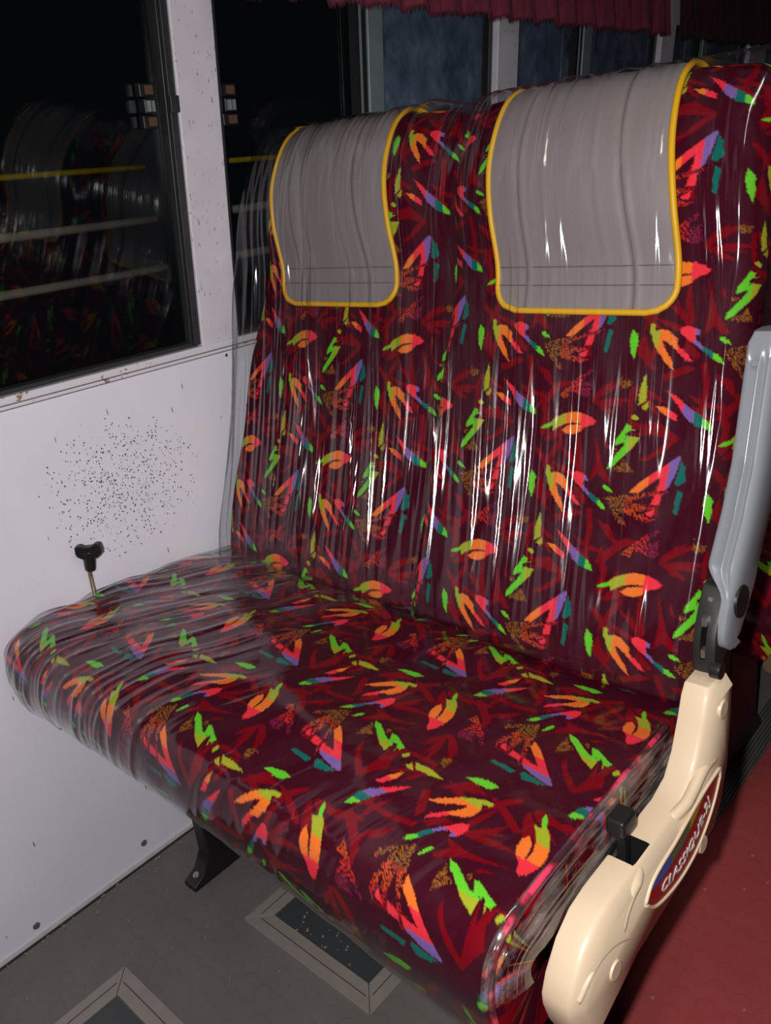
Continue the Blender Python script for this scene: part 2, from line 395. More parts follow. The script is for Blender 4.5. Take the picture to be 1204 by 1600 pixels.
for k in range(130):
    q = rg.random()
    if q < .5: x, y, z = .012+rg.exponential(.012), rg.uniform(.15, .62), .001
    elif q < .68: x, y, z = rg.uniform(.35, .53), rg.normal(.575, .012), .0025
    elif q < .85: x, y, z = rg.uniform(.86, 1.15), rg.uniform(.6, 1.6), .0015
    else: x, y, z = rg.uniform(.03, .7), rg.uniform(.2, .55), .0005
    r = rg.uniform(.0006, .0018); a = rg.uniform(0, PI); e = Matrix.Translation((x, y, z+r*.4)) @ Matrix.Rotation(a, 4, 'Z')
    add_box(bm, (-r*rg.uniform(.8, 1.8), -r*.7, -r*.4), (r, r*.8, r*.4), e)
ds = tag(bm_obj('floor_debris', bm, M['crumb']), 'pale crumbs and grit scattered along the wall foot and on the floor', 'debris'); ds['kind'] = 'stuff'
def screw_head(name, p, r, axis, parent=None, mat=None, label=None, cat=None, group=None):
    bm = bmesh.new(); p = Vector(p); a = Vector(axis).normalized()
    add_cyl(bm, p, p+a*r*.28, r, r*.8, 20)
    b = a.orthogonal().normalized(); c = a.cross(b)
    for d in (b, c):
        add_cyl(bm, p+a*r*.30-d*r*.55, p+a*r*.30+d*r*.55, r*.10, n=6)
    o = bm_obj(name, bm, mat or M['steel'], parent, smooth=False)
    if label: tag(o, label, cat, group)
    return o
for i, (y, z, l) in enumerate(((.284, .024, 'flat steel screw at the foot of the white wall panel, nearer the front'),
                               (.504, .035, 'flat steel screw at the foot of the white wall panel, nearer the seat'),
                               (.921, .882, 'small screw near the top corner of the white wall panel under the pillar'))):
    screw_head('wall_screw', (.0, y, z), (.0065, .0065, .003)[i], (1, 0, 0), None, M['screwgrey'] if i < 2 else M['frame'], l, 'screw', 'screws in the wall panel')

# leaning window wall
LA = math.radians(8.5); UPV = Vector((math.sin(LA), 0, math.cos(LA))); NV = Vector((math.cos(LA), 0, -math.sin(LA)))
LM = Matrix(((NV.x, 0, UPV.x, 0), (0, 1, 0, 0), (NV.z, 0, UPV.z, .90), (0, 0, 0, 1)))
def shear(k, y0=0): return LM @ Matrix(((1, 0, 0, 0), (0, 1, k, 0), (0, 0, 1, 0), (0, 0, 0, 1)))
PIL = [(-.02, .07, 0), (.872, .957, .033), (1.79, 1.876, 0), (2.64, 2.73, 0), (3.36, 3.52, 0)]
for i, (a, b, k) in enumerate(PIL):
    o = struct(box('trim_%d' % (i+4), (-.06, a, .006), (0, b, .95), M['pillar'], bevel=.003, M=shear(k)))
struct(box('wall_left_header', (-.06, -1.0, .60), (-.003, 4.2, 1.05), M['pillar'], M=LM))
def window(n, y0, y1, mull=None, k0=0, k1=0):
    bm = bmesh.new()
    add_box(bm, (-.045, y0, .004), (-.012, y0+.014, .6), shear(k0))
    add_box(bm, (-.045, y1-.014, .004), (-.016, y1, .6), shear(k1))
    add_box(bm, (-.045, y0, .004), (-.014, y1, .016), LM)
    add_box(bm, (-.045, y0, .585), (-.014, y1, .6), LM)
    w = struct(bm_obj('window_%d' % n, bm, M['frame'], bevel=.0015))
    if n > 1:
        box('felt_seal', (-.03, y1-.030, .016), (-.018, y1-.0145, .585), M['felt'], w, M=shear(k1))
    def pane(a, b, d, m, ka=0, kb=0):
        bm = bmesh.new(); add_box(bm, (d-.004, a, .0165), (d, b, .5845), LM)
        return bm_obj('pane', bm, m, w)
    if mull is None:
        pane(y0+.0145, y1-.005, -.030, M['glass'])
    else:
        pane(y0+.0145, mull-.03, -.036, M['glass'] if n == 2 else M['dusty']); pane(mull+.055, y1-.024, -.024, M['dusty'])
        box('sash_bar', (-.046, mull-.03, .016), (-.016, mull-.002, .585), M['felt'], w, M=LM)
        b = box('sash_strip', (-.03, mull, .016), (-.012, mull+.045, .585), M['pale'], w, bevel=.002, M=LM); b['label'] = 'pale grey sash strip'
        box('sash_edge', (-.012, mull-.026, .016), (-.009, mull-.022, .585), M['pale'], w, M=LM)
    for j, (x, z, m) in enumerate(((-.075, 1.221, 'railyellow'), (-.075, 1.136, 'rail'), (-.075, 1.054, 'rail'))):
        if n > 2: break
        f = (1.2826+.075)/(1.2826+.03); zz = 1.1+(z-1.1)*f
        r = tube('guard_rail', [(x, y0-.01, zz), (x, (y0+y1)/2, zz), (x, y1+.01, zz)], .0075 if j else .0050, M[m], w)
        r['label'] = 'yellow guard rail outside the glass' if j == 0 else 'pale guard rail outside the glass'
    return w
w1 = window(1, .07, .872, None, 0, .033)
w2 = window(2, .957, 1.79, 1.36, .033, 0)
w3 = window(3, 1.876, 2.64, 2.20)
w4 = window(4, 2.73, 3.36, 2.97)
struct(box('trim_9', (-.016, .8585, .012), (-.005, .8725, .6), M['frame'], bevel=.001, M=shear(.033)))
# window locks, black catches on the glass
def lock(w, y, z, s):
    bm = bmesh.new(); h = (z-.9)/math.cos(LA)
    add_box(bm, (-.028, y, h), (-.014, y+.034*s, h+.020), LM)
    add_box(bm, (-.028, y+.002, h+.022), (-.008, y+.028*s, h+.044), LM)
    add_box(bm, (-.028, y, h+.046), (-.014, y+.034*s, h+.066), LM)
    o = bm_obj('window_lock', bm, M['black'], w, bevel=.002); o['label'] = 'black window catch'
    bm = bmesh.new()
    for q in (0, 1): add_box(bm, (-.013, y+.01*s, h+.004+q*.046), (-.0115, y+.028*s, h+.017+q*.046), LM)
    bm_obj('catch_insert', bm, M['rust'], o)
    bm = bmesh.new(); add_box(bm, (-.008, y+.006*s, h+.025), (-.003, y+.012*s, h+.041), LM); add_box(bm, (-.008, y+.018*s, h+.025), (-.004, y+.022*s, h+.041), LM)
    bm_obj('catch_grip', bm, M['pale'], o)
lock(w1, .824, 1.268, .85); lock(w2, .985, 1.268, 1)
bm = bmesh.new(); add_box(bm, (-.004, .855, .395), (.003, .872, .42), shear(.033)); lt = bm_obj('latch_tab', bm, M['frame'], w1, bevel=.001)

# window valances: pleated velvet with a fringe
def valance(name, y0, y1, x, z0, z1, mat, label, seed):
    rg = np.random.default_rng(seed); ny = int((y1-y0)/.004); y = np.linspace(y0, y1, ny); nz = 26
    ph = np.cumsum(rg.uniform(.2, 1.8, ny))*.26
    V = np.zeros((nz, ny, 3)); f = np.linspace(0, 1, nz)
    for i in range(nz):
        amp = .004+.012*f[i]
        V[i, :, 0] = x+amp*np.sin(ph)+.004*np.sin(ph*.37+3*f[i])
        V[i, :, 1] = y; V[i, :, 2] = z1+(z0-z1)*f[i]
    V[-1, :, 2] += .002*np.sin(y*40)
    root = empty(name, (x, y0, z0), label, 'curtain')
    A = V.reshape(-1, 3); B = A-np.array([.003, 0, 0]); F = grid_faces(nz, ny); F = np.vstack([F, F[:, ::-1]+len(A)])
    obj_from('cloth', np.vstack([A, B]), F, mat, root)
    bm = bmesh.new()
    for k in np.arange(0, ny-1.01, .34):
        k0 = int(k); p = V[-1, k0]+(V[-1, k0+1]-V[-1, k0])*(k-k0); l = rg.uniform(.009, .013); d = rg.uniform(-.003, .003)
        a = bm.verts.new(p+[0, -.0012, .002]); b = bm.verts.new(p+[0, .0012, .002]); c = bm.verts.new(p+[.0012, d, -l]); e = bm.verts.new(p+[-.002, 0, .002])
        bm.faces.new((a, b, c)); bm.faces.new((b, e, c)); bm.faces.new((e, a, c))
    fr = bm_obj('fringe', bm, mat, root); fr['kind'] = 'stuff'
    return root
valance('window_valance', .95, 2.585, .135, 1.456, 1.72, M['curtain'], 'maroon pleated velvet valance with fringe hanging over the middle windows', 3)
valance('window_valance', 2.60, 3.55, .15, 1.448, 1.72, M['curtaind'], 'dark maroon valance bunched over the far window, right end of the curtain row', 4)

# floor hatches
def hatch(x0, y0, x1, y1, label):
    root = empty('floor_hatch', (x0, y0, 0), label, 'floor hatch', 'hatches let into the grey floor'); b = .037
    c = [(x0, y0), (x1, y0), (x1, y1), (x0, y1)]; ci = [(x0+b, y0+b), (x1-b, y0+b), (x1-b, y1-b), (x0+b, y1-b)]
    for i in range(4):
        j = (i+1) % 4; g = .0008
        q = [Vector((*c[i], 0)), Vector((*c[j], 0)), Vector((*ci[j], 0)), Vector((*ci[i], 0))]
        d = (q[1]-q[0]).normalized()*g; q[0] += d; q[3] += d; q[1] -= d; q[2] -= d
        bm = bmesh.new(); add_prism(bm, q, [v+Vector((0, 0, .0045)) for v in q])
        m0 = [q[0]*.5+q[3]*.5, q[1]*.5+q[2]*.5]
        bm_obj('frame_bar', bm, M['hatch_frame'], root, bevel=.0008)
        n_ = (q[3]-q[0]).normalized(); 
        bm = bmesh.new(); a = m0[0]+d*8; e = m0[1]-d*8; up = Vector((0, 0, .0046)); 
        wv = (q[2]-q[1]); wv = Vector((-d.y, d.x, 0)).normalized()*.0006
        add_prism(bm, [a-wv+up, e-wv+up, e+wv+up, a+wv+up], [a-wv+up*1.08, e-wv+up*1.08, e+wv+up*1.08, a+wv+up*1.08])
        bm_obj('groove', bm, M['grime'], bpy.context.scene.objects[root.children[-1].name])
    box('cover', (x0+b+.001, y0+b+.001, 0), (x1-b-.001, y1-b-.001, .002), M['hatch_cover'], root)
hatch(.279, .519, .578, .80, 'metal framed floor hatch half under the seat front')
hatch(.188, .04, .50, .342, 'metal framed floor hatch in the bottom left corner, nearest the camera')

# ---------------------------------------------------------------- moquette pattern
PW, PH = 236, 400; RES = 2
def raster():
    W, H = PW*RES, PH*RES
    T = np.zeros((H, W), np.uint8)+ord('b')
    X, Y = np.meshgrid((np.arange(W)+.5)/RES, (np.arange(H)+.5)/RES)
    jag = RNG.normal(0, .55, (H//3+2, W//3+2)); jag = np.kron(jag, np.ones((3, 3)))[:H, :W]
    rg = np.random.default_rng(5); strokes = []
    def stroke(x, y, ang, ln, wd, cv):
        c = []; t = np.linspace(0, 1, 9); a = ang+cv*(t-.5); px = x+np.cumsum(np.cos(a))*ln/9; py = y+np.cumsum(np.sin(a))*ln/9
        hw = wd/2*np.minimum(1, np.minimum(t*4+.35, (1-t)*2.2+.12)); nx, ny = -np.sin(a), np.cos(a)
        strokes.append(([(p+hw_*q, r+hw_*s) for p, q, r, s, hw_ in zip(px, nx, py, ny, hw)]+[(p-hw_*q, r-hw_*s) for p, q, r, s, hw_ in zip(px[::-1], nx[::-1], py[::-1], ny[::-1], hw[::-1])], [(9999, 'k')]))
    for fx_, fy_, fa in ((640, 150, .4), (760, 250, 2.3), (700, 180, -1.0), (690, 290, .9)):
        for k in range(4): stroke(fx_+rg.uniform(-3, 3), fy_+rg.uniform(-3, 3), fa+(k-1.5)*.30+rg.uniform(-.08, .08), rg.uniform(40, 62), rg.uniform(5.5, 8.5), rg.uniform(-.5, .5))
    for k in range(6): stroke(rg.uniform(600, 836), rg.uniform(100, 300), rg.uniform(0, 2*PI), rg.uniform(40, 75), rg.uniform(7, 10), rg.uniform(-.9, .9))
    for P, bands in strokes+MOTIFS:
        P = np.array(P, float); mn = P.min(0); mx = P.max(0)
        for row in range(-3, 4):
            for col in range(-6, 6):
                ox = col*236+(118 if row % 2 else 0); oy = row*200
                q = P+[ox, oy]; a = q.min(0)-1; b = q.max(0)+1
                if b[0] < 0 or b[1] < 0 or a[0] > PW or a[1] > PH: continue
                i0 = max(0, int(a[1]*RES)); i1 = min(H, int(b[1]*RES)+1); j0 = max(0, int(a[0]*RES)); j1 = min(W, int(b[0]*RES)+1)
                xx = X[i0:i1, j0:j1]+jag[i0:i1, j0:j1]; yy = Y[i0:i1, j0:j1]+jag[i0:i1, j0:j1]*.6
                ins = np.zeros(xx.shape, bool)
                for k in range(len(q)):
                    (x1, y1), (x2, y2) = q[k], q[(k+1) % len(q)]
                    if y1 == y2: continue
                    c = ((yy < y1) != (yy < y2)) & (xx < (x2-x1)*(yy-y1)/(y2-y1)+x1); ins ^= c
                code = np.full(xx.shape, ord(bands[-1][1]), np.uint8); xr = xx-ox
                for t, ch in bands[::-1]: code[xr < t] = ord(ch)
                sub = T[i0:i1, j0:j1]; sub[ins] = code[ins]
    col = {'b': (66, 9, 27), 'k': (124, 5, 21), 'G': (104, 208, 46), 'Y': (168, 176, 42), 'O': (248, 124, 46), 'R': (246, 54, 70), 'P': (128, 98, 168),
           'T': (12, 108, 98), 'n': (150, 92, 34), 'o': (200, 74, 36), 'r': (206, 42, 46), 'm': (140, 30, 66)}
    img = np.zeros((H, W, 3))
    f = lambda c: np.where(c <= .04045, c/12.92, ((c+.055)/1.055)**2.4)
    for ch, c in col.items(): img[T == ord(ch)] = f(np.array(c)/255.)
    # speckled yarn: brown / red areas show base threads between the coloured ones
    h2, w2 = H//3+1, W//3+1
    chk = (np.add.outer(np.arange(h2), np.arange(w2)) % 2).astype(float); rnd = (RNG.random((h2, w2)) < .38)
    spk = np.kron(((chk+rnd) % 2), np.ones((3, 3)))[:H, :W] > .5
    for ch in 'norm': img[(T == ord(ch)) & spk] = f(np.array((58, 14, 24))/255.)
    return img
TILE = raster()
def weave(u, v):
    """u, v in metres on the cloth -> linear RGBA"""
    H, W = TILE.shape[:2]
    x = np.mod(u*1000, PW)*RES-.5; y = np.mod(v*1000, PH)*RES-.5
    x0 = np.floor(x).astype(int); y0 = np.floor(y).astype(int); fx = (x-x0)[..., None]; fy = (y-y0)[..., None]
    g = lambda a, b: TILE[a % H, b % W]
    c = (g(y0, x0)*(1-fx)+g(y0, x0+1)*fx)*(1-fy)+(g(y0+1, x0)*(1-fx)+g(y0+1, x0+1)*fx)*fy
    return np.concatenate([c, np.ones(c.shape[:-1]+(1,))], -1)

# ---------------------------------------------------------------- the double seat
SEAT = empty('bus_seat', (.48, .62, 0), 'film wrapped double bus seat with red leaf patterned cloth and two grey headrest covers', 'seat', 'double bus seats in a row')
def nearest_on(poly, P):
    poly = np.asarray(poly, float); best = None; bd = None
    for a, b in zip(poly[:-1], poly[1:]):
        d = b-a; t = np.clip(((P-a)@d)/(d@d), 0, 1)[..., None]; q = a+t*d; dist = ((P-q)**2).sum(-1)
        if best is None: best, bd = q.copy(), dist
        else:
            m = dist < bd; best[m] = q[m]; bd = np.where(m, dist, bd)
    return best
def columns(x0, x1, r, step):
    """(x, inset, cloth u) across a pillow with rounded side edges and closed ends"""
    th = np.linspace(0, PI/2, max(6, int(r*1.57/step)))
    L = [(x0, d, x0+r-r*PI/2-(d-r)) for d in (.20, .12, .06) if d > r]
    L += [(x0+r-r*math.cos(t), r-r*math.sin(t), x0+r-r*(PI/2-t)) for t in th]
    n = int((x1-x0-2*r)/step); L += [(x, 0, x) for x in np.linspace(x0+r, x1-r, n)[1:-1]]
    L += [(x1-r+r*math.sin(t), r-r*math.cos(t), x1-r+r*t) for t in th]
    L += [(x1, d, x1-r+r*PI/2+(d-r)) for d in (.06, .12, .20) if d > r]
    return np.array(L)
def pillow(prof, med, cols):
    P = prof[:, None, :]+0*cols[None, :, :1]
    m = nearest_on(med, prof); d = m-prof; ln = np.linalg.norm(d, axis=1)
    fr = np.minimum(1, cols[None, :, 1]/(ln[:, None]+1e-9))
    P = P+d[:, None, :]*fr[..., None]
    return P  # (ns, nu, 2) y,z
STEP = .0014
# backrests -----------------------------------------------------------
BACK = [(.83, .47), (.806, .478), (.799, .52), (.815, .58), (.862, .68), (.911, .80), (.947, .90), (.972, .96), (.983, 1.01), (.980, 1.08), (.992, 1.14), (1.022, 1.19),
        (1.058, 1.224), (1.10, 1.236), (1.14, 1.222), (1.162, 1.17), (1.16, 1.08), (1.135, .98), (1.09, .86), (1.03, .72), (.96, .58), (.925, .50), (.90, .472), (.86, .468)]
BMED = [(.87, .53), (.935, .70), (1.0, .88), (1.06, 1.08), (1.085, 1.155)]
def back_tilt(x, z): return -x*(.012+.045*np.clip((z-.5)/.72, 0, 1))+.018
def xl_edge(z): return .022+.045*smoothstep(.75, 1.15, z)
_, _, BL = spline(BACK+[BACK[0]], 10)
_, tt, _ = spline(BACK+[BACK[0]], 2000); bp_, _, _ = spline(BACK+[BACK[0]], tt)
S_TOP = tt[np.argmax(bp_[:, 1])]
S_ANCHOR = tt[np.argmin(np.abs(bp_[:400, 1]-.51)+(bp_[:400, 0] > .81))]
sB = np.r_[np.arange(0, S_TOP+.06, STEP), np.arange(S_TOP+.06, BL, .02)]
profB, _, _ = spline(BACK+[BACK[0]], sB)
def backrest(x0, x1, left, du, dv):
    cols = columns(x0, x1, .036, STEP); P = pillow(profB, BMED, cols)
    ns, nu = P.shape[:2]; V = np.zeros((ns, nu, 3)); xc = (x0+x1)/2; hw = (x1-x0)/2
    t = (cols[:, 0]-xc)/hw; z = P[..., 1]
    # crown across the width; the headrest roll falls away towards its sides
    head = smoothstep(.93, 1.10, z)
    fall = (.010+.020*head)*(np.abs(t)**2.6)[None, :]*(profB[:, None, 0] < BMED[-1][0]+0*z)
    V[..., 0] = cols[None, :, 0]; V[..., 1] = P[..., 0]+fall; V[..., 2] = z-.012*head*(np.abs(t)**4)[None, :]
    if left:
        e = xl_edge(z)-.022; k = np.clip((x1-cols[:, 0])/(x1-x0), 0, 1)[None, :]; V[..., 0] += e*k
    V[..., 1] += .0022*np.sin(V[..., 2]*34+t[None, :]*1.7)*np.cos(t[None, :]*3.1)*(1-head)
    V[..., 2] += back_tilt(V[..., 0], V[..., 2])
    u = cols[None, :, 2]+0*z; v = (sB-S_ANCHOR)[:, None]+0*z
    col = weave(u-du, v-dv)
    return obj_from('backrest', V, grid_faces(ns, nu, True, flip=True), M['fabric'], SEAT, attr={'weave': col.reshape(-1, 4)})
bkl = backrest(.022, .486, True, -.19, -.105); bkr = backrest(.488, .936, False, 0, 0)
bkl['label'] = 'backrest beside the wall'; bkr['label'] = 'backrest beside the aisle'
# cushion ---------------------------------------------------------------
CUSH = [(.86, .508), (.80, .514), (.70, .522), (.60, .530), (.50, .534), (.45, .533), (.408, .526), (.383, .507), (.374, .466), (.379, .425), (.394, .398), (.425, .384), (.55, .376), (.75, .376), (.85, .39), (.885, .44), (.88, .49)]
CMED = [(.455, .448), (.80, .442)]
_, _, CL = spline(CUSH+[CUSH[0]], 10)
sC = np.r_[np.arange(0, .72, STEP), np.arange(.72, CL, .02)]
profC, _, _ = spline(CUSH+[CUSH[0]], sC)
colsC = columns(.012, .944, .014, STEP)
def cush_bow(x, z): return (.014*np.exp(-((x-.45)/.28)**2)-.022*smoothstep(.66, .94, x)-.010*smoothstep(.25, .0, x))*smoothstep(.45, .385, z)
def cush_tilt(x): return .026-.048*(x/.94)
P = pillow(profC, CMED, colsC); ns, nu = P.shape[:2]; V = np.zeros((ns, nu, 3)); t = (colsC[:, 0]-.483)/.461
topm = smoothstep(.44, .52, P[..., 1])
V[..., 0] = colsC[None, :, 0]-.012*smoothstep(.45, .80, P[..., 0])*smoothstep(.5, .95, colsC[None, :, 0]); V[..., 1] = P[..., 0]+(np.where(t > 0, .008, -.006)*np.abs(t)**3)[None, :]*smoothstep(.50, .40, P[..., 0])
V[..., 2] = P[..., 1]+topm*(.006*(1-t**2)[None, :]+.0022*np.sin(V[..., 1]*46+colsC[None, :, 0]*5)*np.sin(colsC[None, :, 0]*11+1)) - .010*topm*np.exp(-((V[..., 1]-.83)/.05)**2) + cush_tilt(colsC[None, :, 0]) + cush_bow(colsC[None, :, 0], P[..., 1])
# cloth laid with its width running front to back
s0 = sC[np.argmin(np.abs(profC[:, 0]-.634)+(sC > .5))]
col = weave((sC-s0)[:, None]+.594+0*V[..., 0], colsC[None, :, 2]-.717+.12+0*V[..., 0])
cush = obj_from('seat_cushion', V, grid_faces(ns, nu, True, flip=False), M['fabric'], SEAT, attr={'weave': col.reshape(-1, 4)})
CV = V

# headrest covers -------------------------------------------------------
def surf_back(s, x, off, left):
    """point on the backrest front at arc length s and width x, lifted by off along the profile normal"""
    s = np.asarray(s, float); x = np.asarray(x, float)
    p, _, _ = spline(BACK+[BACK[0]], s.ravel()); p = p.reshape(s.shape+(2,)); q, _, _ = spline(BACK+[BACK[0]], s.ravel()+.002); q = q.reshape(p.shape)
    d = q-p; d /= np.linalg.norm(d, axis=-1)[..., None]+1e-9; nrm = np.stack([-d[..., 1], d[..., 0]], -1)
    x0, x1 = (.022, .486) if left else (.488, .936); xc = (x0+x1)/2; tt_ = (x-xc)/((x1-x0)/2)
    if left:
        xo = (x-.045)/(.486-.045)*(.486-.022)+.022; tt_ = (xo-xc)/((x1-x0)/2)
    head = smoothstep(.93, 1.10, p[..., 1]); fall = (.010+.020*head)*np.abs(tt_)**2.6*(p[..., 0] < BMED[-1][0])
    y = p[..., 0]+nrm[..., 0]*off+fall; z = p[..., 1]+nrm[..., 1]*off-.012*head*np.abs(tt_)**4
    return np.stack([x, y, z+back_tilt(x, z)], -1)
def s_at(z): 
    m = tt < S_TOP; i = np.argmin(np.abs(bp_[m, 1]-z)); return tt[m][i]
def cover(xa, xb, zb, left, label):
    r = .035; sb = s_at(zb); se = S_TOP+.17; S = np.r_[np.linspace(sb, sb+r, 12), np.linspace(sb+r, se, 90)[1:]]
    hw = (xb-xa)/2; xc = (xa+xb)/2; W = np.array([hw-r+math.sqrt(max(0, r*r-(r-min(r, s-sb))**2)) for s in S])
    # the cloth flares a little over the top
    W = W-.004*smoothstep(S_TOP-.20, S_TOP, S)
    k = np.linspace(-1, 1, 81); XC = xc-(.014+(.010 if not left else .012))*smoothstep(sb+.02, S_TOP+.02, S); X = XC[:, None]+W[:, None]*k[None, :]; SS = S[:, None]+0*X
    # two long darts: shallow pinched folds that converge downwards
    hgt = (S-sb)/(se-sb); f = np.zeros_like(X)
    for c0, c1, a in ((-.55, -.62, 1), (.42, .60, 1), (-.28, -.36, .35), (.12, .3, .3)):
        cc = XC+hw*(c0+(c1-c0)*(1-hgt)); d = (X-cc[:, None])/.004
        f += a*(.0016*np.exp(-(d-1.0)**2)-.0016*np.exp(-(d+1.0)**2))
    f += .0005*np.sin(k*9+2*hgt[:, None])*smoothstep(0, .2, hgt)[:, None]
    A = surf_back(SS, X, .0075+f, left); B = surf_back(SS, X, .0030, left)
    na = A.shape[0]*A.shape[1]; F = grid_faces(*A.shape[:2]); 
    edge = []
    nr, nc = A.shape[:2]; loop = [(i, 0) for i in range(nr)]+[(nr-1, j) for j in range(1, nc)]+[(i, nc-1) for i in range(nr-2, -1, -1)]+[(0, j) for j in range(nc-2, 0, -1)]
    L = [i*nc+j for i, j in loop]
    for a, b in zip(L, L[1:]+L[:1]): edge.append((a, b, b+na, a+na))
    F = np.vstack([F[:, ::-1], F+na, np.array(edge)])
    o = obj_from('headrest_cover', np.vstack([A.reshape(-1, 3), B.reshape(-1, 3)]), F, M['leather'], SEAT); o['label'] = label
    off = .0065
    pl = [surf_back(S[i], XC[i]-W[i], off, left) for i in range(nr-1, 0, -2)]+[surf_back(S[0], xc+W[0]*kk, off, left) for kk in np.linspace(-1, 1, 24)]+[surf_back(S[i], XC[i]+W[i], off, left) for i in range(1, nr, 2)]
    pp = tube('piping', pl, .0042, M['piping'], o, 10); pp['label'] = 'yellow piping'
    for dz in (.036, .062):
        st = tube('stitching', [surf_back(sb+dz, xc+W[20]*kk, .0080, left) for kk in np.linspace(-.97, .97, 40)], .0007, M['stitch'], o, 6)
    for c0, c1 in ((-.55, -.62), (.42, .60)):
        tube('stitching', [surf_back(s, np.interp(s, S, XC)+hw*(c0+(c1-c0)*(1-(s-sb)/(se-sb))), .0083, left) for s in np.linspace(sb+.004, S_TOP+.05, 50)], .0006, M['stitch'], o, 6)
cover(.136, .402, .952, True, 'grey headrest cover beside the wall')
cover(.594, .853, .948, False, 'grey headrest cover beside the aisle')

# clear film over the backrests -----------------------------------------
def creases(u, v, n, seed, w0, w1, lean, vr, amp=.75):
    rg = np.random.default_rng(seed); h = np.zeros_like(u)
    for k in range(n):
        x0 = rg.uniform(u.min(), u.max()); w = rg.uniform(w0, w1); ln = lean+rg.normal(0, .022); vc = rg.uniform(*vr); vl = rg.uniform(.16, .50)
        d = (u-(x0+ln*(v-vc)+(.0018 if lean else .004)*np.sin(v*rg.uniform(8, 22)+k)))/w
        h += amp*w*rg.uniform(.5, 1.0)/np.cosh(np.clip(d, -30, 30))**2*np.exp(-((v-vc)/vl)**4)*(1+.06*np.sin(v*rg.uniform(20, 60)+k))
    return h
FILM = [(.788, .505), (.791, .525), (.806, .575), (.852, .68), (.899, .80), (.932, .90), (.951, .96), (.962, 1.01), (.966, 1.08), (.979, 1.14), (1.009, 1.196), (1.050, 1.235), (1.10, 1.246), (1.146, 1.230), (1.17, 1.17), (1.170, 1.08)]
_, _, FL_ = spline(FILM, 10); fs = np.arange(0, FL_, .0023); fp, _, _ = spline(FILM, fs)
fx = np.arange(-.005, .957, .0021); U, S_ = np.meshgrid(fx, fs); d = np.gradient(fp, axis=0); d /= np.linalg.norm(d, axis=1)[:, None]; nrm = np.stack([-d[:, 1], d[:, 0]], -1)
h = creases(U, -S_, 130, 11, .0018, .0050, .06, (-.72, -.05), 1.15) + creases(U, -S_, 34, 12, .005, .011, .07, (-.6, -.2), .7)
h += creases(U, -S_, 60, 14, .0016, .0042, .05, (-.62, -.12), 1.5)*smoothstep(.50, .36, U)+creases(U, -S_, 16, 15, .003, .006, .08, (-.50, -.25), 1.0)*np.exp(-((U-.66)/.13)**2)
h *= .35+.65*smoothstep(.02, .10, S_)
h *= 1-.55*smoothstep(.50, .58, S_)
h *= 1-.75*smoothstep(.70, .84, U)*smoothstep(.15, .05, np.abs(S_-.2))
FV = np.zeros(U.shape+(3,)); FV[..., 0] = U; FV[..., 1] = fp[:, None, 0]+nrm[:, None, 0]*h; FV[..., 2] = fp[:, None, 1]+nrm[:, None, 1]*h
seam = np.exp(-((U-.487)/.03)**2)*smoothstep(.95, 1.18, FV[..., 2]); FV[..., 1] += .012*seam; FV[..., 2] -= .010*seam
zz = FV[..., 2]
# the sheet is drawn round both side edges
el = np.clip((.035-U)/.04, 0, 1); er = np.clip((U-.925)/.032, 0, 1)
FV[..., 1] += .085*el**2+.09*er**2
FV[..., 0] += -(.012)*el*smoothstep(.62, .78, zz)*smoothstep(1.15, .95, zz)+ .040*smoothstep(.95, 1.2, zz)*np.clip((.30-U)/.30, 0, 1)
FV[..., 0] += .010*smoothstep(.8, 1.1, zz)*er
FV[..., 2] += back_tilt(FV[..., 0], zz)
wallx = np.clip((FV[..., 2]-.9), 0, 1)*math.tan(LA)+.006; FV[..., 0] = np.maximum(FV[..., 0], wallx)
fm = obj_from('plastic_wrap', FV, grid_faces(*U.shape, flip=True), M['film'], SEAT); fm['label'] = 'clear creased film over both backrests'

# clear film over the cushion -------------------------------------------
FC = [(.855, .513), (.80, .519), (.70, .527), (.60, .535), (.50, .539), (.448, .538), (.405, .531), (.378, .510), (.3685, .466), (.3755, .425), (.3915, .3965), (.4245, .382), (.50, .3745)]
_, _, FL2 = spline(FC, 10); fs = np.arange(0, FL2, .0025); fp, _, _ = spline(FC, fs)
fx = np.arange(.0085, .9475, .0025); U, S_ = np.meshgrid(fx, fs); d = np.gradient(fp, axis=0); d /= np.linalg.norm(d, axis=1)[:, None]; nrm = np.stack([d[:, 1], -d[:, 0]], -1)
# folds fan across the wall end and fade towards the aisle end
g1 = creases(U+S_*.5, S_, 85, 21, .0018, .0050, 0, (.05, .50), .8)+creases(U+S_*.5, S_, 20, 23, .005, .010, 0, (.05, .45), .5)
g2 = creases(U+S_*.25, S_, 34, 22, .0020, .0055, -.1, (.36, .60), .5)
cloudy = smoothstep(.52, .12, U+S_*.12)*smoothstep(.75, .5, S_)
h = g1*(.08+.92*cloudy)+g2*smoothstep(.33, .42, S_)*(.35+.65*smoothstep(.6, .2, U))+ .0006*np.sin(U*70+S_*31)*np.sin(S_*55-U*20)
h = h*smoothstep(0, .04, S_)
t = (U-.483)/.461; topm = smoothstep(.44, .52, fp[:, None, 1]+0*U)
FV = np.zeros(U.shape+(3,)); FV[..., 0] = U-.010*smoothstep(.45, .80, fp[:, None, 0])*smoothstep(.5, .95, U)
ed = np.clip((np.abs(t)-.975)/.045, 0, 1); inw = .017*(1-np.sqrt(np.clip(1-ed**2, 0, 1)))
FV[..., 1] = fp[:, None, 0]-nrm[:, None, 0]*h*-1+np.where(t > 0, .008, -.006)*np.abs(t)**3*smoothstep(.50, .40, fp[:, None, 0])
